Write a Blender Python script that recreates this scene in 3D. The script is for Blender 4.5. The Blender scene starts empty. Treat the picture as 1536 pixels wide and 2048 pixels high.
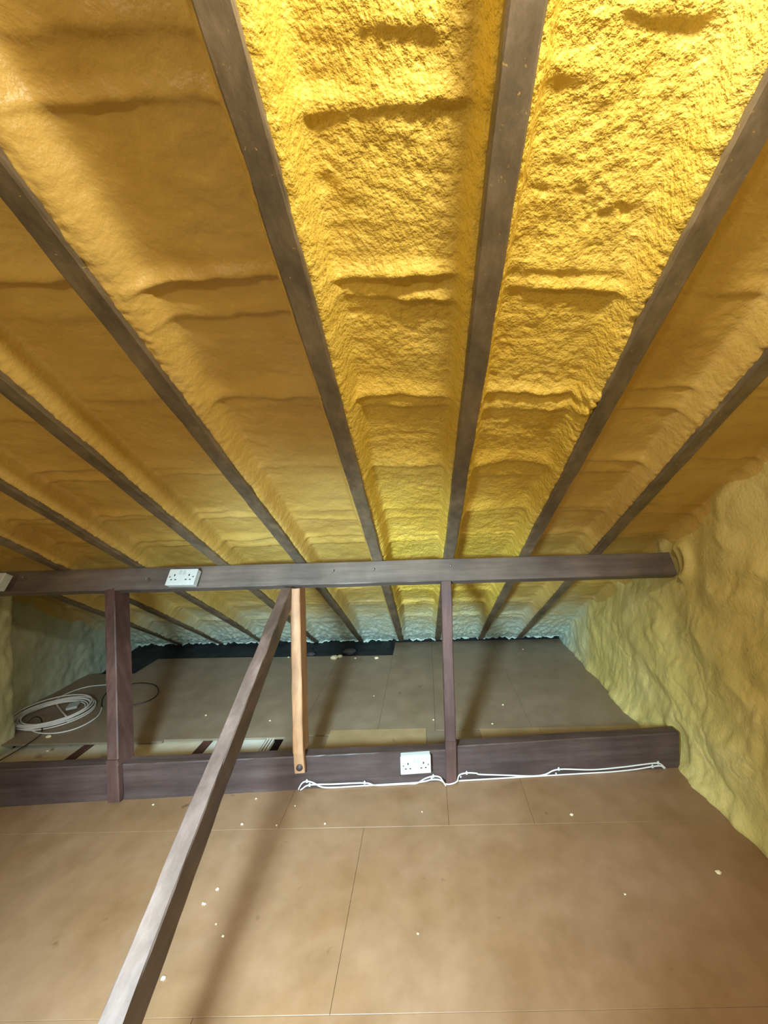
import bpy, math, random
import numpy as np
from mathutils import Vector, Matrix

random.seed(7)
scene = bpy.context.scene
C = scene.collection

# ------------------------------------------------------------------ camera
F, CX, CY, ROLL, H = 770.0, 850.0, 990.0, 0.02, 1.42
cam = bpy.data.cameras.new('camera')
cam.sensor_fit = 'VERTICAL'
cam.sensor_height = 36.0
cam.sensor_width = 27.0
cam.lens = F / 2048 * 36
cam.shift_x = (768 - CX) / 2048
cam.shift_y = (CY - 1024) / 2048
cam.clip_start = 0.01
camo = bpy.data.objects.new('camera', cam)
C.objects.link(camo)
n_ = math.sqrt(1 + ROLL * ROLL)
camo.matrix_world = Matrix(((1 / n_, ROLL / n_, 0, 0), (0, 0, -1, 0), (-ROLL / n_, 1 / n_, 0, H), (0, 0, 0, 1)))
scene.camera = camo

# ------------------------------------------------------------------ world, lamps, exposure
w = bpy.data.worlds.new('world'); scene.world = w
w.use_nodes = True
w.node_tree.nodes['Background'].inputs[0].default_value = (0.05, 0.06, 0.07, 1)
w.node_tree.nodes['Background'].inputs[1].default_value = 1.0
scene.view_settings.view_transform = 'Standard'
scene.view_settings.look = 'None'
scene.view_settings.gamma = 1.0
scene.view_settings.use_curve_mapping = False
scene.view_settings.exposure = 0.62

def point_lamp(name, loc, energy, col, rad):
    l = bpy.data.lights.new(name, 'POINT'); l.energy = energy; l.color = col; l.shadow_soft_size = rad
    o = bpy.data.objects.new(name, l); C.objects.link(o); o.location = loc
    return o
point_lamp('loft_bulb', (0.24, 0.0, 2.212), 36, (1.0, 0.92, 0.78), 0.05)      # bare bulb just under the rafters
point_lamp('fill_light_rear', (-0.9, -1.9, 1.75), 38, (1.0, 0.90, 0.78), 0.10)     # added fill light behind the camera, no known bulb there
def torch(name, loc, target, energy, col, rad, cone):
    l = bpy.data.lights.new(name, 'SPOT'); l.energy = energy; l.color = col; l.shadow_soft_size = rad
    l.spot_size = math.radians(cone); l.spot_blend = 1.0
    o = bpy.data.objects.new(name, l); C.objects.link(o); o.location = loc
    o.rotation_euler = (Vector(target) - Vector(loc)).to_track_quat('-Z', 'Y').to_euler()
torch('inspection_torch', (-0.58, -0.10, 1.27), (-0.38, 2.2, -0.16), 410, (0.62, 0.87, 1.0), 0.14, 90)  # cool torch held beside the camera

# ------------------------------------------------------------------ helpers
def ray(u, v):
    du, dv = u - CX, v - CY
    return (du - ROLL * dv) / (1 + ROLL ** 2) / F, -(dv + ROLL * du) / (1 + ROLL ** 2) / F   # x, z per unit Y
def floor_at(u, v, z=0.0):
    x, s = ray(u, v); Y = (z - H) / s
    return Vector((x * Y, Y, z))
def on_plane(u, v, p, n):
    x, s = ray(u, v); d = Vector((x, 1, s)); o = Vector((0, 0, H))
    t = (Vector(p) - o).dot(n) / d.dot(n)
    return o + d * t

_rng = np.random.RandomState(3)
_perm = np.tile(_rng.permutation(512), 3)
_gx = np.cos(np.arange(512) * 2.399963); _gy = np.sin(np.arange(512) * 2.399963)
def pn(x, y):
    x = np.asarray(x, float) + 1000.0; y = np.asarray(y, float) + 1000.0
    xi = np.floor(x).astype(int); yi = np.floor(y).astype(int)
    xf = x - xi; yf = y - yi
    u = xf ** 3 * (xf * (xf * 6 - 15) + 10); v = yf ** 3 * (yf * (yf * 6 - 15) + 10)
    def g(ix, iy, fx, fy):
        h = _perm[(_perm[ix % 512] + iy) % 512]
        return _gx[h] * fx + _gy[h] * fy
    a = g(xi, yi, xf, yf); b = g(xi + 1, yi, xf - 1, yf)
    c = g(xi, yi + 1, xf, yf - 1); d = g(xi + 1, yi + 1, xf - 1, yf - 1)
    return 1.4 * ((a + (b - a) * u) * (1 - v) + (c + (d - c) * u) * v)
def fbm(x, y, o=3):
    s = 0; a = 1.0
    for i in range(o):
        s = s + a * pn(x * 2 ** i + 17.3 * i, y * 2 ** i - 9.1 * i); a *= 0.5
    return s
def worley(x, y):
    x = np.asarray(x, float) + 500.0; y = np.asarray(y, float) + 500.0
    xi = np.floor(x).astype(int); yi = np.floor(y).astype(int)
    best = np.full(x.shape, 9.0)
    for i in (-1, 0, 1):
        for j in (-1, 0, 1):
            h = _perm[(_perm[(xi + i) % 512] + (yi + j)) % 512]
            px_ = xi + i + (h % 23) / 23.0; py_ = yi + j + (h % 19) / 19.0
            best = np.minimum(best, (x - px_) ** 2 + (y - py_) ** 2)
    return np.sqrt(best)

def mesh_obj(name, me, mat, parent=None):
    if mat: me.materials.append(mat)
    o = bpy.data.objects.new(name, me); C.objects.link(o)
    if parent: o.parent = parent
    return o
def grid_mesh(name, P, smooth=True):
    n, m, _ = P.shape
    me = bpy.data.meshes.new(name)
    me.vertices.add(n * m); me.vertices.foreach_set('co', P.reshape(-1).astype(np.float32))
    idx = np.arange(n * m).reshape(n, m)
    q = np.stack([idx[:-1, :-1], idx[:-1, 1:], idx[1:, 1:], idx[1:, :-1]], -1).reshape(-1, 4)
    k = len(q)
    me.loops.add(k * 4); me.loops.foreach_set('vertex_index', q.reshape(-1).astype(np.int32))
    me.polygons.add(k); me.polygons.foreach_set('loop_start', np.arange(k, dtype=np.int32) * 4)
    me.polygons.foreach_set('loop_total', np.full(k, 4, np.int32))
    me.polygons.foreach_set('use_smooth', np.full(k, smooth, bool))
    me.update(calc_edges=True); me.validate()
    return me
class MB:
    def __init__(s): s.v = []; s.f = []; s.sm = []
    def add(s, vs, fs, smooth=False):
        b = len(s.v); s.v += [tuple(x) for x in vs]
        s.f += [tuple(b + i for i in f) for f in fs]; s.sm += [smooth] * len(fs)
    def box(s, lo, hi, c=0.0, M=None):
        # chamfered box when c > 0
        lo = Vector(lo); hi = Vector(hi)
        vs = []; fs = []
        if c <= 0:
            for z in (lo.z, hi.z):
                vs += [Vector((lo.x, lo.y, z)), Vector((hi.x, lo.y, z)), Vector((hi.x, hi.y, z)), Vector((lo.x, hi.y, z))]
            fs = [(3, 2, 1, 0), (4, 5, 6, 7), (0, 1, 5, 4), (1, 2, 6, 5), (2, 3, 7, 6), (3, 0, 4, 7)]
        else:
            rings = []
            for z, k in ((lo.z, c), (lo.z + c, 0), (hi.z - c, 0), (hi.z, c)):
                a, b, d, e = lo.x + k, hi.x - k, lo.y + k, hi.y - k
                q = c if k == 0 else c * 0.5
                ring = [(a + q, d), (b - q, d), (b, d + q), (b, e - q), (b - q, e), (a + q, e), (a, e - q), (a, d + q)]
                rings.append([Vector((x, y, z)) for x, y in ring])
            vs = [p for r in rings for p in r]
            fs = [tuple(reversed(range(8))), tuple(range(24, 32))]
            for r in range(3):
                for i in range(8):
                    j = (i + 1) % 8
                    fs.append((r * 8 + i, r * 8 + j, r * 8 + 8 + j, r * 8 + 8 + i))
        if M: vs = [M @ p for p in vs]
        s.add(vs, fs)
    def bar(s, p0, p1, up, wdt, dep, seg=24, cham=0.004, wob=0.002, seed=0):
        """Sawn timber from p0 to p1; p0/p1 on the axis, 'up' gives the depth direction."""
        p0 = Vector(p0); p1 = Vector(p1); t = (p1 - p0); L = t.length; t.normalize()
        x = t.cross(Vector(up)).normalized(); y = x.cross(t).normalized()
        hw, hd = wdt / 2, dep / 2
        sec = [(-hw + cham, -hd), (hw - cham, -hd), (hw, -hd + cham), (hw, hd - cham), (hw - cham, hd), (-hw + cham, hd), (-hw, hd - cham), (-hw, -hd + cham)]
        b = []
        for i in range(seg + 1):
            k = i / seg
            for j, (a, c) in enumerate(sec):
                q = float(fbm(np.array(k * L * 6 + j // 2 * 7.7 + seed * 13.1), np.array(seed * 3.3 + j // 2 * 2.1), 3)) * wob
                g = float(pn(np.array(k * L * 1.7 + seed * 5.7), np.array(seed * 1.9))) * wob * 1.2
                b.append(p0 + t * (k * L) + x * (a + g + (q if a > 0 else -q)) + y * (c + (q if c > 0 else -q) * 0.7))
        fs = [tuple(range(7, -1, -1)), tuple(range(seg * 8, seg * 8 + 8))]
        for i in range(seg):
            for j in range(8):
                k2 = (j + 1) % 8
                fs.append((i * 8 + j, i * 8 + k2, i * 8 + 8 + k2, i * 8 + 8 + j))
        s.add(b, fs)
    def tube(s, pts, r, n=8, sub=6, closed=False):
        P = [Vector(p) for p in pts]
        out = []
        m = len(P)
        for i in range(m - 1):
            a = P[max(i - 1, 0)]; b = P[i]; c = P[i + 1]; d = P[min(i + 2, m - 1)]
            for k in range(sub):
                t = k / sub
                out.append(0.5 * ((2 * b) + (c - a) * t + (2 * a - 5 * b + 4 * c - d) * t * t + (3 * b - a - 3 * c + d) * t ** 3))
        out.append(P[-1])
        vs = []; prev = Vector((0.13, 0.21, 1)).normalized()
        for i, p in enumerate(out):
            t = (out[min(i + 1, len(out) - 1)] - out[max(i - 1, 0)]).normalized()
            x = (prev - t * prev.dot(t))
            if x.length < 1e-4: x = t.orthogonal()
            x.normalize(); y = t.cross(x); prev = x
            for j in range(n):
                a = 2 * math.pi * j / n
                vs.append(p + x * math.cos(a) * r + y * math.sin(a) * r)
        fs = [tuple(range(n - 1, -1, -1)), tuple(range((len(out) - 1) * n, len(out) * n))]
        for i in range(len(out) - 1):
            for j in range(n):
                k = (j + 1) % n
                fs.append((i * n + j, i * n + k, i * n + n + k, i * n + n + j))
        s.add(vs, fs, True)
    def dome(s, c, nrm, r, h, n=10):
        c = Vector(c); nrm = Vector(nrm).normalized(); x = nrm.orthogonal().normalized(); y = nrm.cross(x)
        vs = []
        prof = [(1, -0.15), (1, 0.35), (0.8, 0.75), (0.42, 0.95)]
        for a, b in prof:
            for j in range(n):
                q = 2 * math.pi * j / n
                vs.append(c + (x * math.cos(q) + y * math.sin(q)) * r * a + nrm * h * b)
        vs.append(c + nrm * h)
        fs = [tuple(range(n - 1, -1, -1))]
        for i in range(3):
            for j in range(n):
                k = (j + 1) % n
                fs.append((i * n + j, i * n + k, i * n + n + k, i * n + n + j))
        for j in range(n): fs.append((3 * n + j, 3 * n + (j + 1) % n, 4 * n))
        s.add(vs, fs, True)
    def build(s, name, mat, parent=None):
        me = bpy.data.meshes.new(name); me.from_pydata(s.v, [], s.f)
        me.polygons.foreach_set('use_smooth', s.sm); me.update()
        import bmesh
        bm = bmesh.new(); bm.from_mesh(me); bmesh.ops.recalc_face_normals(bm, faces=bm.faces); bm.to_mesh(me); bm.free()
        return mesh_obj(name, me, mat, parent)
def tag(o, label, cat, group=None):
    o['label'] = label; o['category'] = cat
    if group: o['group'] = group
    return o
def empty(name, loc=(0, 0, 0), M=None):
    o = bpy.data.objects.new(name, None); o.empty_display_size = 0.05; C.objects.link(o)
    if M is not None: o.matrix_world = M
    else: o.location = loc
    return o
def structure(name, label):
    o = empty(name); o['kind'] = 'structure'; o['label'] = label
    return o

# ------------------------------------------------------------------ materials
def newmat(name):
    m = bpy.data.materials.new(name); m.use_nodes = True
    nt = m.node_tree; bs = nt.nodes['Principled BSDF']
    return m, nt, bs
def nd(nt, t, **k):
    n = nt.nodes.new(t)
    for a, b in k.items():
        if a.startswith('i_'): n.inputs[a[2:].replace('_', ' ')].default_value = b
        else: setattr(n, a, b)
    return n
def ramp(nt, stops, interp='LINEAR'):
    r = nt.nodes.new('ShaderNodeValToRGB'); e = r.color_ramp.elements; r.color_ramp.interpolation = interp
    e[0].position, e[0].color = stops[0][0], (*stops[0][1], 1)
    e[1].position, e[1].color = stops[-1][0], (*stops[-1][1], 1)
    for p, c in stops[1:-1]:
        k = e.new(p); k.color = (*c, 1)
    return r
def mixc(nt, fac, a, b, mode='MIX'):
    m = nt.nodes.new('ShaderNodeMix'); m.data_type = 'RGBA'; m.blend_type = mode
    for sock, val in ((0, fac), (6, a), (7, b)):
        if hasattr(val, 'links'): nt.links.new(val, m.inputs[sock])
        else: m.inputs[sock].default_value = val if sock == 0 else (*val, 1)
    return m.outputs[2]
def coords(nt, scale=(1, 1, 1)):
    tc = nt.nodes.new('ShaderNodeTexCoord'); mp = nt.nodes.new('ShaderNodeMapping')
    mp.inputs['Scale'].default_value = scale
    nt.links.new(tc.outputs['Object'], mp.inputs['Vector'])
    return mp.outputs[0]
def noise(nt, vec, sc, det=4, rough=0.55):
    n = nd(nt, 'ShaderNodeTexNoise'); n.inputs['Scale'].default_value = sc; n.inputs['Detail'].default_value = det
    n.inputs['Roughness'].default_value = rough; nt.links.new(vec, n.inputs['Vector']); return n.outputs[0]
def bump(nt, bs, h, strength, dist):
    b = nt.nodes.new('ShaderNodeBump'); b.inputs['Strength'].default_value = strength; b.inputs['Distance'].default_value = dist
    nt.links.new(h, b.inputs['Height']); nt.links.new(b.outputs[0], bs.inputs['Normal'])

def foam_mat(name, dark, mid, light, fine=0.5, rough=0.5, eaves=None, scale=1.0):
    m, nt, bs = newmat(name)
    v = coords(nt)
    n1 = noise(nt, v, 3.0 * scale, 5)
    r = ramp(nt, [(0.30, dark), (0.5, mid), (0.72, light)]); nt.links.new(n1, r.inputs[0])
    col = r.outputs[0]
    if eaves:   # cool light along the eaves, painted into the foam colour, ragged upper limit
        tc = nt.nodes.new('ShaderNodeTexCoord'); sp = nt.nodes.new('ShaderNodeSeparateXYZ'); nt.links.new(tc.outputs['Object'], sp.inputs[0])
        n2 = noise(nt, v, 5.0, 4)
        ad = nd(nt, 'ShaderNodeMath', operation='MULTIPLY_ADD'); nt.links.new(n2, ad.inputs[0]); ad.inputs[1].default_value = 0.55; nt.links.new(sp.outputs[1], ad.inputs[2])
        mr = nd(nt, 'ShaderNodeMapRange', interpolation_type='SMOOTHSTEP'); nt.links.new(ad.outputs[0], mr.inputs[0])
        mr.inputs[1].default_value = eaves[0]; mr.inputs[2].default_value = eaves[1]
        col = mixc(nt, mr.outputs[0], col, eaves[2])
    nt.links.new(col, bs.inputs['Base Color'])
    bs.inputs['Roughness'].default_value = rough
    bs.inputs['Specular IOR Level'].default_value = 0.45
    n3 = noise(nt, v, 85 * scale, 3, 0.6)
    n4 = noise(nt, v, 30 * scale, 3, 0.6)
    ad = nd(nt, 'ShaderNodeMath', operation='MULTIPLY_ADD'); nt.links.new(n4, ad.inputs[0]); ad.inputs[1].default_value = 1.6; nt.links.new(n3, ad.inputs[2])
    bump(nt, bs, ad.outputs[0], fine, 0.006)
    return m
EAVE_COOL_LIGHT = (3.05, 3.98, (0.52, 0.66, 0.58))  # depth range and colour of the cool light painted into the foam
M_foam_rough = foam_mat('foam_rough', (0.62, 0.425, 0.055), (0.70, 0.505, 0.08), (0.76, 0.575, 0.12), 1.0, 0.5, EAVE_COOL_LIGHT)
M_foam = foam_mat('foam_smooth', (0.50, 0.325, 0.075), (0.57, 0.395, 0.10), (0.64, 0.465, 0.14), 0.36, 0.42, EAVE_COOL_LIGHT)
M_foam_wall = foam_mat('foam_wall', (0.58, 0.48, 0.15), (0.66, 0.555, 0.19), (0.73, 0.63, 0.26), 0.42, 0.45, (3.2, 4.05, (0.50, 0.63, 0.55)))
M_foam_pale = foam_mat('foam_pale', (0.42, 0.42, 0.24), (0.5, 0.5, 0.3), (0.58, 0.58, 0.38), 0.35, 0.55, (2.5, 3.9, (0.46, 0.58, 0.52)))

def wood_mat(name, c0, c1, c2, axis, rough=0.5, bs_=0.25, fleck=None):
    m, nt, bs = newmat(name)
    sc = [28, 28, 28]; sc['xyz'.index(axis)] = 1.6
    v = coords(nt, sc)
    n1 = noise(nt, v, 1.0, 6, 0.65)
    v2 = coords(nt); n2 = noise(nt, v2, 4.0, 5)
    r = ramp(nt, [(0.25, c0), (0.5, c1), (0.78, c2)]); nt.links.new(n1, r.inputs[0])
    r2 = ramp(nt, [(0.3, (0.62, 0.6, 0.6)), (0.7, (1.25, 1.2, 1.15))]); nt.links.new(n2, r2.inputs[0])
    col = mixc(nt, 1.0, r.outputs[0], r2.outputs[0], 'MULTIPLY')
    if fleck:
        n5 = noise(nt, v2, 110, 2, 0.5)
        r5 = ramp(nt, [(0.70, (0, 0, 0)), (0.74, (1, 1, 1))]); nt.links.new(n5, r5.inputs[0])
        n6 = noise(nt, v2, 2.2, 2); r6 = ramp(nt, [(0.5, (0, 0, 0)), (0.62, (1, 1, 1))]); nt.links.new(n6, r6.inputs[0])
        mm = mixc(nt, 1.0, r5.outputs[0], r6.outputs[0], 'MULTIPLY')
        col = mixc(nt, mm, col, fleck)
    nt.links.new(col, bs.inputs['Base Color'])
    bs.inputs['Roughness'].default_value = rough
    bump(nt, bs, n1, bs_, 0.004)
    return m
M_rafter = wood_mat('rafter_wood', (0.10, 0.078, 0.048), (0.165, 0.135, 0.085), (0.25, 0.205, 0.135), 'y', 0.5, 0.3, (0.45, 0.30, 0.09))
M_purlin = wood_mat('purlin_wood', (0.08, 0.068, 0.062), (0.125, 0.108, 0.098), (0.18, 0.155, 0.142), 'x', 0.5, 0.25)
M_beam = wood_mat('beam_wood', (0.042, 0.028, 0.027), (0.070, 0.048, 0.046), (0.105, 0.08, 0.078), 'x', 0.5, 0.25)
M_post = wood_mat('post_wood', (0.055, 0.026, 0.023), (0.085, 0.042, 0.037), (0.13, 0.075, 0.066), 'z', 0.62, 0.25)
M_brace = wood_mat('brace_wood', (0.075, 0.050, 0.040), (0.11, 0.077, 0.064), (0.16, 0.115, 0.10), 'y', 0.5, 0.25)
M_light = wood_mat('pale_wood', (0.30, 0.15, 0.065), (0.42, 0.235, 0.12), (0.52, 0.33, 0.19), 'z', 0.6, 0.3)
M_joist = wood_mat('joist_wood', (0.05, 0.02, 0.015), (0.09, 0.04, 0.03), (0.13, 0.065, 0.05), 'y', 0.6, 0.3)

def board_mat(name, a, b, c, rough=0.42):
    m, nt, bs = newmat(name)
    v = coords(nt)
    n1 = noise(nt, v, 1.6, 5, 0.6); n2 = noise(nt, v, 7.0, 5, 0.6); n3 = noise(nt, v, 160, 2, 0.5)
    r = ramp(nt, [(0.28, a), (0.5, b), (0.74, c)]); nt.links.new(n1, r.inputs[0])
    r2 = ramp(nt, [(0.3, (0.86, 0.84, 0.80)), (0.7, (1.1, 1.1, 1.1))]); nt.links.new(n2, r2.inputs[0])
    col = mixc(nt, 1.0, r.outputs[0], r2.outputs[0], 'MULTIPLY')
    # small dark scuffs
    n4 = noise(nt, v, 11, 3, 0.5); r4 = ramp(nt, [(0.70, (1, 1, 1)), (0.78, (0.55, 0.5, 0.45))]); nt.links.new(n4, r4.inputs[0])
    col = mixc(nt, 1.0, col, r4.outputs[0], 'MULTIPLY')
    nt.links.new(col, bs.inputs['Base Color'])
    rr = ramp(nt, [(0.3, (rough - 0.06,) * 3), (0.7, (rough + 0.12,) * 3)]); nt.links.new(n2, rr.inputs[0]); nt.links.new(rr.outputs[0], bs.inputs['Roughness'])
    bump(nt, bs, n3, 0.10, 0.002)
    return m
M_board = board_mat('hardboard', (0.195, 0.105, 0.040), (0.255, 0.152, 0.083), (0.295, 0.187, 0.118), 0.36)
M_board_back = board_mat('hardboard_dusty', (0.21, 0.16, 0.105), (0.25, 0.195, 0.135), (0.285, 0.23, 0.165), 0.48)
M_board_tan = board_mat('tan_board', (0.30, 0.215, 0.105), (0.36, 0.265, 0.14), (0.42, 0.32, 0.18), 0.6)
M_slab = board_mat('pale_slab', (0.55, 0.47, 0.32), (0.62, 0.55, 0.40), (0.68, 0.62, 0.48), 0.7)
M_slab_white = board_mat('white_slab', (0.62, 0.62, 0.55), (0.70, 0.70, 0.63), (0.75, 0.75, 0.68), 0.7)
def plain(name, col, rough=0.4, bmp=None):
    m, nt, bs = newmat(name)
    v = coords(nt); n1 = noise(nt, v, 40, 3)
    r = ramp(nt, [(0.3, tuple(x * 0.9 for x in col)), (0.7, col)]); nt.links.new(n1, r.inputs[0])
    nt.links.new(r.outputs[0], bs.inputs['Base Color']); bs.inputs['Roughness'].default_value = rough
    if bmp: bump(nt, bs, n1, bmp, 0.004)
    return m
M_white = plain('white_plastic', (0.56, 0.62, 0.62), 0.35)
M_white2 = plain('white_switch', (0.44, 0.50, 0.51), 0.4)
M_dark = plain('dark_hole', (0.02, 0.025, 0.025), 0.6)
M_cable = plain('white_cable_sheath', (0.74, 0.74, 0.72), 0.4)
M_cable_black = plain('black_cable_sheath', (0.02, 0.018, 0.016), 0.45)
M_felt = plain('black_felt', (0.012, 0.016, 0.017), 0.75, 0.9)
M_crumb = plain('foam_crumb', (0.75, 0.68, 0.45), 0.7, 0.5)
M_steel = plain('dull_steel', (0.32, 0.30, 0.28), 0.4)
M_steel.node_tree.nodes['Principled BSDF'].inputs['Metallic'].default_value = 0.8

# ------------------------------------------------------------------ roof geometry constants
TAN = 0.636; ANG = math.atan(TAN); SA, CA = math.sin(ANG), math.cos(ANG)
C0 = 2.38                                  # underside of rafters: z = C0 - TAN * Y
NRM = Vector((0, SA, CA))                  # out of the room
WALL_R, WALL_L, BREAST = 1.28, -2.80, -2.52
RN = [-2.38, -1.985, -1.558, -1.125, -0.708, -0.262, 0.146, 0.540, 0.909]     # rafter centre lines at Y = 0.6
RP = [-2.38, -1.985, -1.565, -1.100, -0.677, -0.260, 0.122, 0.524, 0.895]     # and where they cross the purlin
def rx(i, Y): return RP[i] + (RN[i] - RP[i]) * (2.05 - Y) / 1.45
RW = 0.055
RIDGE_Y = -0.9
def roof_z(Y): return C0 - TAN * Y

# ------------------------------------------------------------------ ceiling : sprayed foam between the rafters
ceiling = structure('ceiling', 'sloping roof sprayed with rippled yellow insulation foam between rafters')
RIDGES = [-0.38, -0.08, 0.22, 0.52, 0.83, 1.13, 1.43, 1.72, 1.95, 2.3, 2.6, 2.9, 3.2]
def foam_bay(xlf, xrf, k, rough_amt, el=0.012, er=0.012, mat=M_foam):
    ys = np.concatenate([np.arange(RIDGE_Y, 0.42, 0.02), np.arange(0.42, 1.3, 0.0042), np.arange(1.3, 2.06, 0.006), np.arange(2.06, 3.70, 0.011), [3.70]])
    wd = xrf(0.6) - xlf(0.6)
    n = max(24, int(wd / 0.0052))
    t = np.linspace(0, 1, n); t = t - 0.055 * np.sin(4 * np.pi * t) / 2  # a little denser at the edges
    T, Y = np.meshgrid(t, ys)
    xl = xlf(Y); xr = xrf(Y)
    X = xl + T * (xr - xl)
    dl = X - xl; dr = xr - X
    sl = 0.044 * (1 + 0.30 * pn(Y * 3 + k * 3, k * 1.7 + 0 * Y)); sr = 0.044 * (1 + 0.30 * pn(Y * 3 + k * 7, k * 2.9 + 0 * Y))
    if k == 6: sl = sl * (1 + 0.9 * np.exp(-((Y - 0.75) / 0.33) ** 4))      # fat roll of foam on this flank
    if k in (8, 9): sr = sr * 1.35
    if k == 7: sl = sl * 1.15
    def flank(d, s_):
        q = np.clip(d / s_, 0, 2)
        return 1 / (1 + np.exp((q - 0.62) * 8)) * (1 - 0.12 * q)
    fl = np.clip(flank(dl, sl), 0, 1); fr = np.clip(flank(dr, sr), 0, 1)
    base = 0.094 + 0.010 * fbm(X * 3 + k, Y * 2.2 + k * 5, 2)
    rec = base * (1 - fl) * (1 - fr) + el * fl + er * fr
    # ridges across the bay where the tile battens run
    mid = np.clip(1 - fl - fr, 0, 1)
    for j, y0 in enumerate(RIDGES):
        for q in range(2):
            ph = k * 11.3 + j * 4.7 + q * 2.2
            yc = y0 + q * (0.055 + 0.02 * math.sin(ph)) + 0.010 * pn(X * 4 + ph, 0 * Y + ph) + 0.005 * pn(X * 18 + ph, 0 * Y + ph * 2)
            amp = (1.35 if rough_amt > 0.6 else 1.0) * (0.017 if q == 0 else 0.012) * np.clip(0.75 + 0.8 * pn(X * 5 + ph * 3, 0 * Y + ph), 0.1, 1.5) * (0.75 + 0.5 * math.sin(ph * 5.1))
            wd_ = 0.018 + 0.008 * math.sin(ph * 2.3)
            d = Y - yc
            prof = np.where(d < 0, np.exp(-(d / (wd_ * 1.5)) ** 2), np.exp(-(d / (wd_ * 0.6)) ** 2))   # sharp lower lip, as foam sags
            rec = rec - amp * prof * mid
    # lumpy cell structure
    lump = fbm(X * 22 + k * 3, Y * 30 + k, 3)
    cell = worley(X * 50 + k * 9 + 0.4 * pn(X * 30, Y * 30), Y * 62 + k * 5 + 0.4 * pn(X * 30 + 7, Y * 30))
    patch = np.clip(0.6 + 0.7 * pn(X * 4 + k * 5, Y * 3 + k), 0.15, 1.3)
    rec = rec + rough_amt * (0.0038 * lump * patch + 0.0058 * (cell - 0.45) * patch)
    # beaded roll of foam along the rafter flanks
    bead = worley(X * 55 + k * 3, Y * 42 + k) - 0.45
    rec = rec + 0.0032 * bead * np.clip((fl + fr) * 1.6 * np.clip(0.5 + pn(Y * 2 + k * 9, k + 0 * Y), 0, 1), 0, 1)
    rec = rec + 0.0028 * (fl + fr) * fbm(X * 60 + k, Y * 80, 2)
    if k == 8:      # blobs of foam beside the rafter
        for bx_, by_ in ((0.478, 1.11), (0.497, 1.125), (0.468, 1.135), (0.488, 1.15), (0.503, 1.10), (0.475, 1.165)):
            rec = rec - 0.022 * np.exp(-(((X - bx_) / 0.011) ** 2 + ((Y - by_) / 0.012) ** 2) ** 1.5)
    # deep wrinkles
    rec = rec + 0.005 * np.clip(fbm(X * 6 + k * 2, Y * 18 + k * 3, 3) - 0.3, 0, 1) * (1.6 if rough_amt > .6 else .9)
    rec = rec - 0.0035 * fbm(X * 9 + k * 4, Y * 12 + k, 2)
    ev = np.clip((Y - 3.05) / 0.5, 0, 1)
    rec = rec * (1 - 0.85 * ev ** 1.5) + 0.012 * ev * fbm(X * 25 + k, Y * 20, 3)
    rec = np.maximum(rec, 0.003)
    P = np.empty(X.shape + (3,))
    P[..., 0] = X; P[..., 1] = Y + SA * rec; P[..., 2] = roof_z(Y) + CA * rec
    last = Y[-1]
    P[-1, :, 1] += -0.01 + 0.03 * fbm(X[-1] * 6 + k, 0 * X[-1] + k, 3); P[-1, :, 2] -= 0.004 + 0.022 * fbm(X[-1] * 6 + k, 0 * X[-1] + 3, 3)
    o = mesh_obj('foam_bay', grid_mesh('foam_bay', P), mat, ceiling)
    return o
h2 = RW / 2 - 0.006
bays = [(lambda Y: BREAST - 0.3 + 0 * Y, lambda Y: rx(0, Y) - h2, 1, 0.5, M_foam)]
amts = [0.4, 0.4, 0.35, 0.35, 0.4, 0.9, 0.95, 0.3]
for i in range(8):
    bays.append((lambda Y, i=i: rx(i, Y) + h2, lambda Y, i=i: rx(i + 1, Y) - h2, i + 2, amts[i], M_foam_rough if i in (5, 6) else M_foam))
bays.append((lambda Y: rx(8, Y) + h2, lambda Y: WALL_R + 0.03 + 0 * Y, 12, 0.35, M_foam))
for xl, xr, k, a, mt in bays:
    er = 0.012; el = 0.012
    if k == 7: er = 0.030           # beside the centre rafter more of its flank stays bare
    if k == 6: er = 0.002           # foam smeared flush onto this rafter's left edge
    foam_bay(xl, xr, k, a, el, er, mt)
# far slope behind the viewer, plain sprayed foam
ys = np.linspace(RIDGE_Y, -3.4, 60); xs = np.linspace(BREAST - 0.3, WALL_R + 0.05, 90)
X, Y = np.meshgrid(xs, ys)
Z = roof_z(RIDGE_Y) + 0.1 - TAN * (RIDGE_Y - Y) + 0.02 * fbm(X * 5, Y * 5, 3)
mesh_obj('foam_far_slope', grid_mesh('foam_far_slope', np.stack([X, Y, Z], -1)), M_foam, ceiling)

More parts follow.
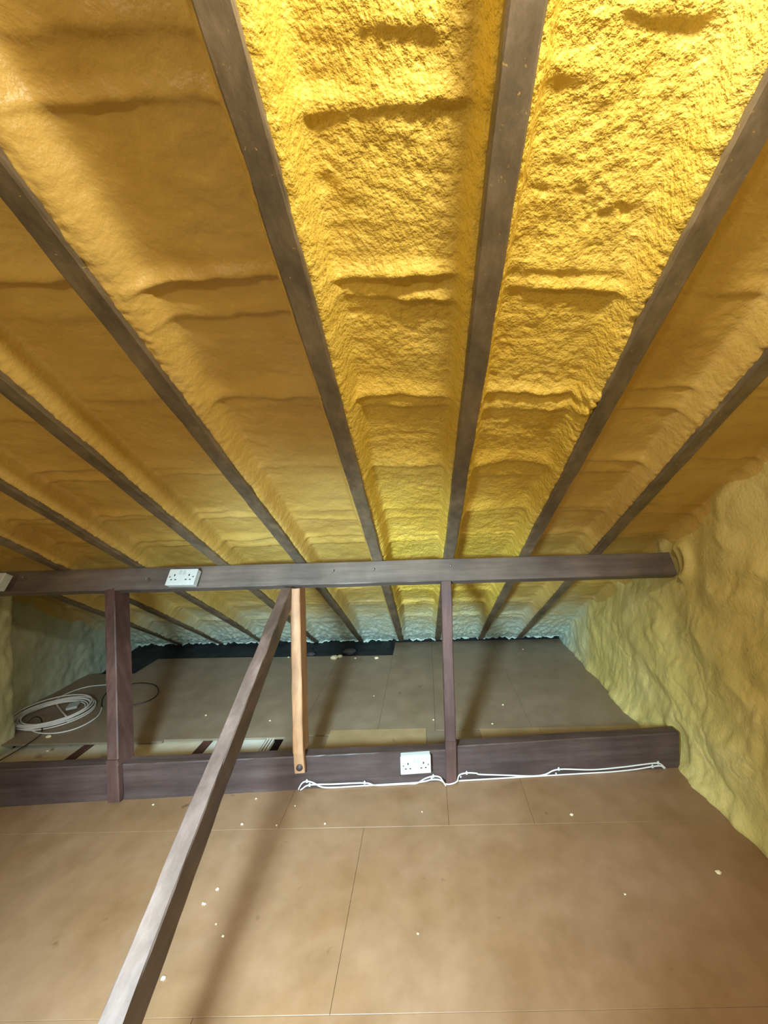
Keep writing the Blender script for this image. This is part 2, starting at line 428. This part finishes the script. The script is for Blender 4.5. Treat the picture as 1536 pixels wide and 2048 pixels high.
# ------------------------------------------------------------------ walls
def wall_grid(name, xfun, ys, zs, mat, label, parent=None):
    Y, Z = np.meshgrid(ys, zs)
    P = np.stack([xfun(Y, Z), Y, Z], -1)
    o = mesh_obj(name, grid_mesh(name, P), mat, parent)
    o['kind'] = 'structure'; o['label'] = label
    return o
def xr_fun(Y, Z):
    q = Z + 0.636 * Y
    d = 0.022 * fbm(Y * 2.2, Z * 2.6, 3)
    act = np.clip(0.45 + 0.9 * pn(Y * 1.9 + 4, Z * 1.9), 0.05, 1.2)            # some patches run, others are calm
    d = d + act * 0.009 * fbm((Y + 0.35 * Z) * 9 + 1.5 * pn(Y * 3, Z * 3), Z * 2.2, 2)
    wr = np.abs(fbm((Y + 0.2 * Z) * 3.4 + pn(Y * 4, Z * 4 + 9), (Z + 0.9 * Y) * 3.0, 3))
    d = d - 0.045 * np.clip(0.10 - wr, 0, 1) * (0.4 + act)                     # creases between the sprayed lobes
    d = d + act * 0.0030 * fbm((Y + 0.25 * Z) * 30, Z * 8, 2)
    w_ = 1 - worley(Y * 3.6 + 0.6 * pn(Y * 5, Z * 5), Z * 4.0 + 0.6 * pn(Y * 5 + 5, Z * 5))
    d = d + 0.020 * np.clip(w_, 0, 1) ** 2
    d = d * (0.55 + 0.45 * np.clip((Y - 0.6) / 1.2, 0, 1))
    inside = np.exp(-(((Y - 2.02) / 0.07) ** 2 + ((Z - 1.03) / 0.09) ** 2) ** 2) + np.exp(-(((Y - 1.985) / 0.07) ** 2 + ((Z - 0.10) / 0.10) ** 2) ** 2)
    d = d * (1 - np.clip(inside, 0, 1)) - 0.015 * inside
    # foam collar round the end of the purlin and below the binder
    r = np.sqrt(((Y - 1.945) / 0.055) ** 2 + ((Z - 1.06) / 0.075) ** 2)
    d = d + 0.030 * np.exp(-((r - 1.0) / 0.4) ** 2) * np.clip((2.0 - Y - 0.3 * (1.05 - Z)) / 0.04, 0, 1)
    d = d + 0.03 * np.exp(-(Z / 0.05) ** 2) * (0.6 + 0.6 * pn(Y * 7, 0 * Y + 3))
    return WALL_R + 0.012 - d
wall_grid('wall_right', xr_fun, np.concatenate([np.arange(-3.4, 0.9, 0.03), np.arange(0.9, 3.95, 0.0085)]),
          np.concatenate([np.arange(-0.12, 1.75, 0.0085), np.arange(1.75, 3.1, 0.03)]), M_foam_wall,
          'right gable wall sprayed with lumpy mustard yellow foam')
def xb_fun(Y, Z):
    return BREAST + 0.012 * fbm(Y * 6, Z * 6, 3) + 0.006 * fbm(Y * 25, Z * 12, 2) - 0.08 * np.clip((Y - 2.33) / 0.05, 0, 1) ** 2
def breast():
    ys = np.concatenate([np.arange(-3.4, 1.8, 0.05), np.arange(1.8, 2.385, 0.012)])
    zs = np.concatenate([np.arange(-0.1, 1.6, 0.012), np.arange(1.6, 3.1, 0.05)])
    Y, Z = np.meshgrid(ys, zs)
    P = np.stack([xb_fun(Y, Z), Y, Z], -1)
    # return face of the breast, running back to the wall
    xs = np.linspace(0, 1, 14)[1:]
    ex = P[:, -1:, :].copy()
    R = np.repeat(ex, len(xs), 1)
    R[..., 0] = ex[..., 0] + (WALL_L - 0.05 - ex[..., 0]) * xs
    R[..., 1] = 2.385 + 0.01 * fbm(R[..., 0] * 8, R[..., 2] * 8, 2) * np.minimum(1, xs * 4)
    P = np.concatenate([P, R], 1)
    o = mesh_obj('wall_breast', grid_mesh('wall_breast', P), M_foam_pale)
    o.name = 'wall_chimney'; o['kind'] = 'structure'; o['label'] = 'pale foam covered chimney breast at the left edge'
breast()
wall_grid('wall_left', lambda Y, Z: WALL_L + 0.014 * fbm(Y * 5, Z * 5, 3) + 0.005 * fbm(Y * 22, Z * 14, 2),
          np.arange(2.3, 4.0, 0.012), np.arange(-0.15, 1.5, 0.012), M_foam_pale, 'recessed left wall sprayed with pale greenish foam')
X, Z = np.meshgrid(np.linspace(BREAST - 0.3, WALL_R + 0.1, 60), np.linspace(-0.1, 1.9, 40))
wb = mesh_obj('wall_back', grid_mesh('wall_back', np.stack([X, -3.3 + 0.02 * fbm(X * 4, Z * 4, 3), Z], -1)), M_foam_wall)
wb['kind'] = 'structure'; wb['label'] = 'foam covered wall behind the viewer'

# ------------------------------------------------------------------ floor boards
floor = structure('floor', 'loft floor of brown hardboard sheets')
BY0, BS = 1.905, 0.0516                         # front face of the binder: Y = BY0 + BS * X
def beam_y(x): return BY0 + BS * x
def board(x0, x1, y0, y1, mat=M_board, z=0.0, th=0.012, g=0.0005, skew=False, name='floor_board', dz=0.0):
    mb = MB()
    a, b = x0 + g, x1 - g
    y1a, y1b = (beam_y(a) + 0.02, beam_y(b) + 0.02) if skew else (y1 - g, y1 - g)
    c = 0.0006
    top = [(a + c, y0 + g + c, z), (b - c, y0 + g + c, z + dz), (b - c, y1b - c, z + dz), (a + c, y1a - c, z)]
    up = [(a, y0 + g, z - c), (b, y0 + g, z + dz - c), (b, y1b, z + dz - c), (a, y1a, z - c)]
    bt = [(p[0], p[1], z - th) for p in up]
    mb.add(top + up + bt, [(0, 1, 2, 3), (11, 10, 9, 8)] + [(4 + i, 4 + (i + 1) % 4, (i + 1) % 4, i) for i in range(4)] + [(8 + i, 8 + (i + 1) % 4, 4 + (i + 1) % 4, 4 + i) for i in range(4)])
    return mb.build(name, mat, floor)
WR = WALL_R + 0.03
for x0, x1 in ((BREAST - 0.05, -0.66), (-0.66, 0.075), (0.075, 0.443), (0.443, WR)):
    board(x0, x1, 1.652, 0, skew=True, dz=random.uniform(-.0004, .0004))
for x0, x1 in ((BREAST - 0.05, -1.75), (-1.75, -0.29), (-0.29, WR)):
    board(x0, x1, 1.056, 1.652, z=random.uniform(-.0008, 0))
for x0, x1 in ((BREAST - 0.05, -0.664), (-0.664, WR)):
    board(x0, x1, -0.2, 1.056, z=random.uniform(-.0008, 0))
for x0, x1 in ((BREAST - 0.05, -0.29), (-0.29, WR)):
    board(x0, x1, -3.4, -0.2)
# behind the binder
for x0, x1, y0, y1 in ((WALL_L - 0.05, -2.42, 2.27, 3.17), (-2.42, -1.58, 2.27, 3.45), (-1.58, -0.79, 2.285, 3.44), (-0.79, -0.315, 2.30, 3.43), (-0.315, 0.035, 2.315, 3.725), (0.035, 0.62, 2.325, 3.73), (0.62, WR, 2.325, 3.735)):
    board(x0, x1, y0, y1, M_board_back, z=random.uniform(-.001, 0))
# short tan strips beside the binder
for x0, x1, y0, y1, mt in ((-0.86, -0.60, 1.97, 2.285, M_board_back), (-0.60, -0.02, 2.0, 2.34, M_board_tan), (-0.02, 0.30, 2.0, 2.32, M_board_back), (0.30, 0.66, 2.02, 2.325, M_board_tan), (0.66, WR, 2.03, 2.325, M_board_tan)):
    board(x0, x1, y0 - 0.03, y1, mt, z=0.004 if mt is M_board_tan else 0.0)
# open strip at the left of it: joists and pale slabs between them
def joist(x, wdt=0.05):
    mb = MB(); mb.bar((x, 1.85, -0.065), (x, 2.6, -0.065), (0, 0, 1), wdt, 0.10, seg=10, seed=int(x * 100) % 50)
    return mb.build('joist', M_joist, floor)
for x in (-2.02, -1.325, -0.95): joist(x)
def slab(x0, x1, mat, z):
    mb = MB(); mb.box((x0, 1.86, z - 0.02), (x1, 2.33, z), 0.002)
    return mb.build('ceiling_slab', mat, floor)
slab(-1.99, -1.355, M_slab, -0.022); slab(-1.295, -0.98, M_slab_white, -0.022); slab(-2.5, -2.055, M_slab, -0.05)
for i in range(3):
    mb = MB(); mb.box((-0.965 + i * 0.017, 1.95, -0.03), (-0.965 + i * 0.017 + 0.008, 2.29, -0.006), 0.001)
    mb.build('edge_strip', M_slab_white, floor)
# sub-floor that closes the void
mb = MB(); mb.box((-3.0, 1.8, -0.19), (1.4, 4.1, -0.17)); mb.build('void_base', M_felt, floor)

# black felt along the eaves
eaves = structure('trim_1', 'black roofing felt along the eaves behind the floor sheets')
def felt_sheet(pts_fun, n, m, name):
    u, v = np.meshgrid(np.linspace(0, 1, n), np.linspace(0, 1, m))
    mesh_obj(name, grid_mesh(name, pts_fun(u, v)), M_felt, eaves)
def felt_low(u, v):
    X = -2.85 + u * 4.2; Y = 3.10 + v * 0.85
    Z = -0.05 + 0.11 * np.clip((v - 0.35) / 0.65, 0, 1) + 0.018 * fbm(X * 9, Y * 9, 3)
    return np.stack([X, Y, np.where((X > -0.35), np.minimum(Z, -0.03 + 0.06 * np.clip((Y - 3.7) / .1, 0, 1)), Z)], -1)
felt_sheet(felt_low, 220, 40, 'felt_sheet')
def felt_back(u, v):
    X = -2.85 + u * 4.2; Z = -0.1 + v * 0.4
    return np.stack([X, 3.86 + 0.02 * fbm(X * 8, Z * 8, 3), Z], -1)
felt_sheet(felt_back, 160, 20, 'felt_upstand')

# ------------------------------------------------------------------ rafters
rl = ['dark rafter nearest the left wall, its foot over the coiled white cable',
      'dark rafter passing behind the left post, second from the left wall',
      'dark rafter reaching the purlin left of its white double socket',
      'dark rafter reaching the purlin just right of its white double socket',
      'dark rafter reaching the purlin above the top of the pale strut',
      'dark rafter with ragged foam along its left edge and bright foam on its right',
      'central dark rafter with a bare flank, ending behind the upright right post',
      'dark rafter on the right of the brightest foam bay, second from the right wall',
      'dark rafter nearest the lumpy right wall']
for i in range(9):
    mb = MB()
    y0, y1 = RIDGE_Y, 3.70
    dz = NRM * 0.05
    mb.bar(Vector((rx(i, y0), y0, roof_z(y0))) + dz, Vector((rx(i, y1), y1, roof_z(y1))) + dz, NRM, RW, 0.10, seg=110, cham=0.004, wob=0.0022, seed=i + 1)
    o = mb.build('rafter', M_rafter)
    tag(o, rl[i], 'rafter', 'roof rafters')

# ------------------------------------------------------------------ purlin
PY0, PS = 2.045, -0.020
def purlin_top(x): return Vector((x, PY0 + PS * x, roof_z(PY0 + PS * x)))
PD, PT = 0.122, 0.055
def purlin_axis(x):    # centre of the section: below the rafters, back from the front face
    return purlin_top(x) - NRM * (PD / 2) + Vector((0, CA, -SA)) * (PT / 2)
mb = MB(); mb.bar(purlin_axis(BREAST - 0.1), purlin_axis(WALL_R - 0.004), NRM, PT, PD, seg=90, cham=0.004, wob=0.0018, seed=31)
purlin = empty('purlin', purlin_axis(0))
mb.build('beam', M_purlin, purlin); purlin.children[0].matrix_parent_inverse = Matrix.Translation(-purlin_axis(0))
tag(purlin, 'long dark purlin beam crossing the photo under the rafters', 'beam')
PN = Vector((0, -CA, SA))                        # out of the purlin's front face
def on_purlin(u, v, off=0.0): return on_plane(u, v, purlin_top(-0.5) + PN * off, PN)
def child_world(mbx, name, mat, parent):
    o = mbx.build(name, mat, parent); o.matrix_parent_inverse = Matrix.Translation(-parent.location); return o
for u, v in ((667, 1144), (748, 1141), (901, 1134), (1205, 1122), (297, 1160), (52, 1157)):
    p = on_purlin(u, v); mb = MB(); mb.tube([p - PN * 0.004, p + PN * 0.012, p + PN * 0.02 + Vector((0, -.002, -.004))], 0.0022, 6, 2); mb.dome(p + PN * 0.02, PN, 0.0045, 0.003, 8)
    child_world(mb, 'nail', M_steel, purlin)

# ------------------------------------------------------------------ binder (lower beam)
bt = 0.058; bh = 0.187
def beam_axis(x, ztop=bh): return Vector((x, beam_y(x) + bt / 2, ztop - bh / 2))
binder = empty('binder_beam', (0, beam_y(0), 0))
mb = MB(); mb.bar(beam_axis(BREAST - 0.02, 0.178), beam_axis(0.095, 0.154), (0, 0, 1), bt, bh, seg=70, cham=0.004, wob=0.0022, seed=41)
child_world(mb, 'beam', M_beam, binder)
mb = MB(); mb.bar(beam_axis(0.096, 0.170), beam_axis(WALL_R - 0.006, 0.178), (0, 0, 1), bt, bh, seg=36, cham=0.004, wob=0.0022, seed=43)
child_world(mb, 'beam', M_beam, binder)
tag(binder, 'dark low beam on the floor carrying white cables and the lower socket', 'beam')
BN = Vector((BS, -1, 0)).normalized()
def on_beam(u, v, off=0.0): return on_plane(u, v, Vector((0, BY0, 0)) + BN * off, BN)

# ------------------------------------------------------------------ posts
def px_x(u, v, Y): return ray(u, v)[0] * Y
def lapped_post(name, xt, xb, label, proud, seed, zfoot, mat=M_post, wdt=0.054, dep=0.10):
    """Post standing on the beam with its front tongue lapped down over the beam's face."""
    ybf = beam_y(xb) - proud; ytf = purlin_axis(xt).y - 0.055
    ztop = purlin_axis(xt).z - 0.045
    mb = MB()
    mb.bar((xb, ybf + dep / 2, 0.165), (xt, ytf + dep / 2, ztop), (0, 1, 0), wdt, dep, seg=40, seed=seed, wob=0.002)
    k = (bh + 0.03) / (ztop - zfoot)
    mb.bar((xb, ybf + proud / 2 - 0.0005, zfoot), (xb + (xt - xb) * k * .2, ybf + proud / 2 + 0.002, bh + 0.02), (0, 1, 0), wdt, proud, seg=10, seed=seed, wob=0.0015)
    o = mb.build(name, mat); tag(o, label, 'post'); return o
lapped_post('post', px_x(219.5, 1187, 2.015), px_x(227, 1590, 1.80), 'reddish dark post standing left, near the coiled white cable', 0.030, 51, 0.012)
rp = lapped_post('post', px_x(892, 1165, 2.0), px_x(903, 1560, 1.885), 'dark upright post just right of the lower white socket', 0.024, 52, 0.002)

# pale strut bolted to the front of the beam
strut = empty('strut', (-0.63, 1.82, 0.04))
xt, xb = px_x(592.5, 1175, 2.0), px_x(599, 1545, 1.84)
ybf = beam_y(xb) - 0.032
mb = MB(); zb = on_plane(598, 1547, (0, ybf, 0), Vector((0, 1, 0))).z
ztop = purlin_axis(xt).z - 0.060
ytf = purlin_axis(xt).y - 0.075
mb.bar((xb, ybf + 0.016, zb), (xb + (xt - xb) * 0.12, ybf + 0.018, bh + 0.01), (0, 1, 0), 0.05, 0.032, seg=8, seed=61, wob=0.0012)
mb.bar((xb + (xt - xb) * 0.12, ybf + 0.048, bh), (xt, ytf + 0.048, ztop), (0, 1, 0), 0.05, 0.096, seg=40, seed=61, wob=0.0014)
child_world(mb, 'timber', M_light, strut)
pb = on_plane(599, 1535, (0, ybf, 0), Vector((0, 1, 0)))
mb = MB(); mb.dome(pb, (0, -1, 0), 0.0125, 0.009, 6); mb.tube([pb, pb + Vector((0, -0.004, 0))], 0.016, 12, 1)
child_world(mb, 'bolt', plain('rusty_bolt', (0.07, 0.05, 0.045), 0.5), strut)
tag(strut, 'pale unstained wooden strut bolted to the front of the low beam', 'strut')

# diagonal brace from the purlin towards the viewer
mb = MB()
top = Vector((px_x(571, 1177, 1.95), 1.95, 0.958)); low = Vector((px_x(221, 2048, 0.74), 0.74, H + ray(221, 2048)[1] * 0.74))
d = (low - top).normalized()
foot = top + d * ((0.05 - top.z) / d.z)
up = Vector((0, 0, 1)); sd = d.cross(up).normalized(); upn = sd.cross(d).normalized()
if upn.z < 0: upn = -upn
off = upn * -0.048
mb.bar(top - d * 0.012 + off, foot + off, upn, 0.05, 0.096, seg=80, seed=71, wob=0.0028)
o = mb.build('diagonal_brace', M_brace); tag(o, 'long diagonal brown brace running from the purlin down towards the viewer', 'brace')

# ------------------------------------------------------------------ double sockets
def socket(centre, right, up, nrm, label, depth=0.035, tilt=0.0, two=True):
    right = Vector(right).normalized(); nrm = Vector(nrm).normalized(); up = nrm.cross(right).normalized()
    if tilt:
        R = Matrix.Rotation(tilt, 3, nrm); right = R @ right; up = R @ up
    M = Matrix((( right.x, up.x, nrm.x, centre[0]), (right.y, up.y, nrm.y, centre[1]), (right.z, up.z, nrm.z, centre[2]), (0, 0, 0, 1)))
    e = empty('double_socket', M=M)
    mb = MB(); mb.box((-0.072, -0.042, 0.0), (0.072, 0.042, depth - 0.009), 0.002); mb.build('back_box', M_white, e)
    mb = MB(); mb.box((-0.0735, -0.0435, depth - 0.008), (0.0735, 0.0435, depth), 0.0025); fp = mb.build('faceplate', M_white, e)
    z = depth
    for sx in (-1, 1):
        cx = sx * 0.0375
        for (ax, ay, bx_, by_) in ((0, 0.009, 0.0030, 0.0052), (-0.0108, -0.0150, 0.0044, 0.0027), (0.0108, -0.0150, 0.0044, 0.0027)):
            mb = MB(); mb.box((cx + ax - bx_, ay - by_, z - 0.002), (cx + ax + bx_, ay + by_, z + 0.0004)); mb.build('pin_hole', M_dark, fp)
        mb = MB(); mb.box((sx * 0.0105 - 0.0065, 0.010, z - 0.002), (sx * 0.0105 + 0.0065, 0.033, z + 0.0028), 0.0015); mb.build('rocker_switch', M_white2, fp)
        mb = MB(); mb.dome((sx * 0.0602, 0.0, z), (0, 0, 1), 0.0042, 0.0008, 10); mb.build('screw', M_steel, fp)
    tag(e, label, 'socket', 'white double sockets'); return e
pr = (purlin_axis(1) - purlin_axis(0)).normalized()
c1 = on_purlin(363, 1153.5, 0.038); 
socket(c1 - PN * 0.038, pr, None, PN, 'white double socket on the long purlin, above the left post', 0.038)
c3 = on_purlin(-26, 1162, 0.045)
socket(c3 - PN * 0.045, pr, None, PN, 'white socket cut off by the left edge of the photo', 0.045)
br = Vector((1, BS, 0)).normalized()
c2 = on_beam(831.5, 1530.5, 0.036)
socket(c2 - BN * 0.036, br, None, BN, 'white double socket on the low beam beside the right post', 0.036, 0.012)

# ------------------------------------------------------------------ cables clipped along the low beam
def crop2(pts): return [(480 + x / 3.0, 1080 + y / 3.0) for x, y in pts]
def crop3(pts): return [(960 + x * 0.375, 1040 + y * 0.375) for x, y in pts]
A1 = crop2([(352, 1528), (356, 1485), (375, 1457), (402, 1448), (440, 1457), (490, 1482), (560, 1489), (680, 1487), (800, 1492), (950, 1490), (1050, 1474), (1110, 1448), (1150, 1438), (1200, 1440), (1243, 1466), (1300, 1451), (1315, 1412), (1360, 1398), (1420, 1400)]) + crop3([(0, 1357), (130, 1361), (270, 1367), (345, 1358), (420, 1330), (600, 1332), (760, 1318), (870, 1304), (950, 1297), (983, 1318), (988, 1345)])
B1 = crop2([(364, 1528), (375, 1492), (418, 1470), (560, 1465), (748, 1458), (810, 1472), (900, 1478), (1000, 1475), (1060, 1462), (1110, 1432), (1160, 1417), (1200, 1424), (1220, 1452), (1236, 1484)])
B2 = crop2([(1305, 1480), (1330, 1447), (1400, 1450)]) + crop3([(0, 1400), (200, 1398), (380, 1381), (560, 1371), (700, 1355), (830, 1330), (920, 1315), (965, 1312), (984, 1335)])
def cable(paths, clips, label, off):
    e = empty('cable', on_beam(*paths[0][0], off))
    for pts in paths:
        mb = MB()
        P = []
        for u, v in pts:
            q = off + (0.028 if 883 < u < 915 and 1560 < v else 0.0)
            p = on_beam(u, v, q); p.z = max(p.z, 0.004); P.append(p)
        mb.tube(P, 0.0033, 8, 5)
        child_world(mb, 'sheath', M_cable, e)
    for u, v in clips:
        p = on_beam(u, v, off); mb = MB()
        M = Matrix.Translation(p) @ Matrix(((br.x, 0, BN.x, 0), (br.y, 0, BN.y, 0), (0, 1, 0, 0), (0, 0, 0, 1)))
        mb.box((-0.0045, -0.0065, -0.004), (0.0045, 0.0065, 0.0045), 0.0012, M)
        mb.dome(p + Vector((0, 0, 0.0075)) + BN * 0.001, BN, 0.004, 0.004, 8)
        child_world(mb, 'cable_clip', M_white, e)
    tag(e, label, 'cable', 'white cables along the low beam')
cable([A1], crop2([(402, 1447), (1150, 1432), (1360, 1398)]) + crop3([(420, 1329), (950, 1296)]), 'white cable clipped along the low beam, the upper run on the right', 0.0045)
cable([B1, B2], crop2([(418, 1470), (748, 1457), (1160, 1417)]) + crop3([(920, 1315)]), 'white cable clipped along the low beam, the lower run on the right', 0.0085)
for i, (u, v) in enumerate(crop3([(405, 1351)]) + crop2([(1324, 1420)])):
    p = on_beam(u, v, 0.0); mb = MB(); mb.dome(p, BN, 0.0045, 0.006, 8); mb.tube([p - BN * 0.003, p + BN * 0.003], 0.0028, 6, 1)
    o = mb.build('cable_clip', M_white)
    tag(o, ['loose white cable clip nailed to the low beam near the right wall', 'loose white cable clip nailed to the low beam beside the right post'][i], 'clip')

# ------------------------------------------------------------------ coil of cable, loose leads
e = empty('cable_coil', floor_at(110, 1430))
cx, cy = floor_at(110, 1431).x, floor_at(110, 1431).y
rnd = random.Random(5)
mb = MB(); P = []
for i in range(9 * 20 + 1):
    t = i / 20
    r = 0.185 + 0.018 * math.sin(t * 1.7) + 0.006 * math.sin(t * 5.3)
    a = 2 * math.pi * t - 0.6
    P.append((cx + 0.012 * math.sin(t * 2.1) + r * 1.04 * math.cos(a), cy + 0.012 * math.cos(t * 1.3) + r * 0.93 * math.sin(a), 0.006 + 0.004 * t + 0.003 * math.sin(t * 4)))
mb.tube(P, 0.0040, 7, 2); child_world(mb, 'coil', M_cable, e)
def fl(pts, z=0.005): return [floor_at(u, v) + Vector((0, 0, z)) for u, v in pts]
mb = MB(); mb.tube([Vector(P[-1])] + fl([(112, 1404), (140, 1386), (175, 1375), (205, 1371.5), (232, 1370)]), 0.0040, 7, 6); child_world(mb, 'loose_end', M_cable, e)
mb = MB(); mb.tube(fl([(52, 1456), (75, 1467), (110, 1468), (145, 1461), (175, 1448), (197, 1432), (204, 1416)]), 0.0040, 7, 6); child_world(mb, 'loose_end', M_cable, e)
mb = MB(); q = floor_at(146, 1418)
mb.box((-0.03, -0.04, 0.012), (0.03, 0.04, 0.03), 0.004, Matrix.Translation(q) @ Matrix.Rotation(0.5, 4, 'Z')); child_world(mb, 'paper_tag', M_white2, e)
tag(e, 'coil of white cable lying on the floor by the chimney breast', 'cable')
mb = MB(); mb.tube(fl([(204, 1417), (203, 1408), (206, 1396), (214, 1386), (232, 1378), (255, 1370), (285, 1367), (308, 1371), (317, 1381), (311, 1394), (294, 1404), (272, 1410), (250, 1413), (232, 1412)], 0.004), 0.0035, 7, 6)
o = mb.build('lead', M_cable_black); tag(o, 'black lead looped on the floor behind the left post', 'cable')
mb = MB(); mb.tube([floor_at(55, 1462) + Vector((0, 0, .05)), floor_at(70, 1452) + Vector((0, 0, .058)), floor_at(83, 1455) + Vector((0, 0, .05))] + fl([(83, 1466), (72, 1478), (45, 1496), (18, 1512), (-12, 1529)], 0.004), 0.0032, 7, 6)
o = mb.build('lead', M_cable_black); tag(o, 'thin black lead trailing from the coil to the left edge', 'cable')

# ------------------------------------------------------------------ crumbs of foam
def crumb(p, r, label, group, seed, mat=M_crumb):
    rr = random.Random(seed); mb = MB(); n = 7
    vs = []
    for k, (a, hgt) in enumerate(((0.8, -0.05), (1.0, 0.35), (0.65, 0.8))):
        for j in range(n):
            q = 2 * math.pi * j / n; f = a * (0.75 + 0.5 * rr.random())
            vs.append(Vector(p) + Vector((math.cos(q) * r * f * 1.25, math.sin(q) * r * f, r * hgt)))
    vs.append(Vector(p) + Vector((0, 0, r * 0.95)))
    fs = [tuple(range(n - 1, -1, -1))]
    for k in range(2):
        for j in range(n): fs.append((k * n + j, k * n + (j + 1) % n, k * n + n + (j + 1) % n, k * n + n + j))
    for j in range(n): fs.append((2 * n + j, 2 * n + (j + 1) % n, 3 * n))
    mb.add(vs, fs); o = mb.build('foam_crumb', mat); tag(o, label, 'crumb', group)
crumb(floor_at(1437, 1746), 0.0085, 'largest pale crumb on the front floor, near the right wall', None, 1)
FC = [(435, 1779, .005, 'topmost of the tiny pale crumbs just right of the brace'), (406, 1808, .004, None), (409, 1809, .004, None), (432, 1849, .003, None), (446, 1873, .0035, None),
      (326, 1958, .0055, 'pale crumb beside the brace near the bottom edge of the photo'), (512, 1598, .004, 'tiny pale crumb by the low beam between brace and pale strut'),
      (650, 1648, .004, 'tiny pale crumb on the board joint below the cable ends'), (553, 1651, .003, 'tiny pale crumb at the corner of the front board joint, below the pale strut'), (590, 1612, .003, 'tiny pale crumb just below the white cable ends'),
      (1143, 1630, .006, 'small pale crumb on the floor below the right run of cables'), (844, 1624, .003, 'tiny pale crumb on the floor below the lower socket'), (306, 1610, .004, 'tiny pale crumb by the low beam, between left post and brace'),
      (484, 1649, .005, 'pale crumb on the floor below the beam, just right of the brace'), (836, 1868, .003, 'tiny pale crumb alone in the middle of the front floor'), (1250, 1789, .003, 'tiny crumb on the front floor left of the largest crumb')]
for i, (u, v, r, lab) in enumerate(FC):
    crumb(floor_at(u, v), r, lab or 'tiny pale foam crumb in the cluster right of the brace', 'crumbs on the front floor', i + 10)
RC = [(1006, 1410, .006, 'pale crumb on the rear floor right of the right post'), (985, 1448, .006, 'pale crumb on the rear floor close behind the beam, right of the right post'), (867, 1440, .005, 'pale crumb on the rear floor just left of the right post'),
      (412, 1431, .006, 'pale crumb on the rear floor left of the brace'), (540, 1442, .006, 'pale crumb on the rear floor between brace and pale strut'), (95, 1503, .008, 'pale crumb on the floor in front of the cable coil'),
      (97, 1474, .012, 'pale scrap of foam against the front of the cable coil'), (1046, 1299, .006, 'pale crumb on the rear floor near the right end of the eaves'), (748, 1392, .004, 'pale crumb in the middle of the rear floor')]
for i, (u, v, r, lab) in enumerate(RC):
    crumb(floor_at(u, v), r, lab, 'crumbs on the rear floor', i + 40)
EC = [(668, 1317, .028, 'largest pale foam lump by the black felt'), (680, 1314, .02, 'pale foam lump touching the largest lump by the black felt'), (753, 1317, .016, 'flat pale foam lump near the right end of the black felt'),
      (711, 1317, .008, 'small pale lump between two larger ones by the black felt'), (577, 1315, .008, 'small pale lump by the black felt, just left of the pale strut'), (260, 1300, .03, 'pale lump on the black felt right of the left post')]
for i, (u, v, r, lab) in enumerate(EC):
    crumb(floor_at(u, v), r, lab, 'lumps by the eaves', i + 60)
# dark broken pieces lying on the felt
M_debris = plain('dark_debris', (0.06, 0.055, 0.06), 0.8, 0.8)
for i, (u, v, r, lab) in enumerate([(700, 1302, .045, 'dark grey broken lump on the black felt under a rafter foot'), (622, 1306, .03, 'dark broken lump on the black felt right of the pale strut')]):
    p = floor_at(u, v); crumb((p.x, p.y, -0.02), r, lab, 'dark lumps on the felt', 80 + i, M_debris)
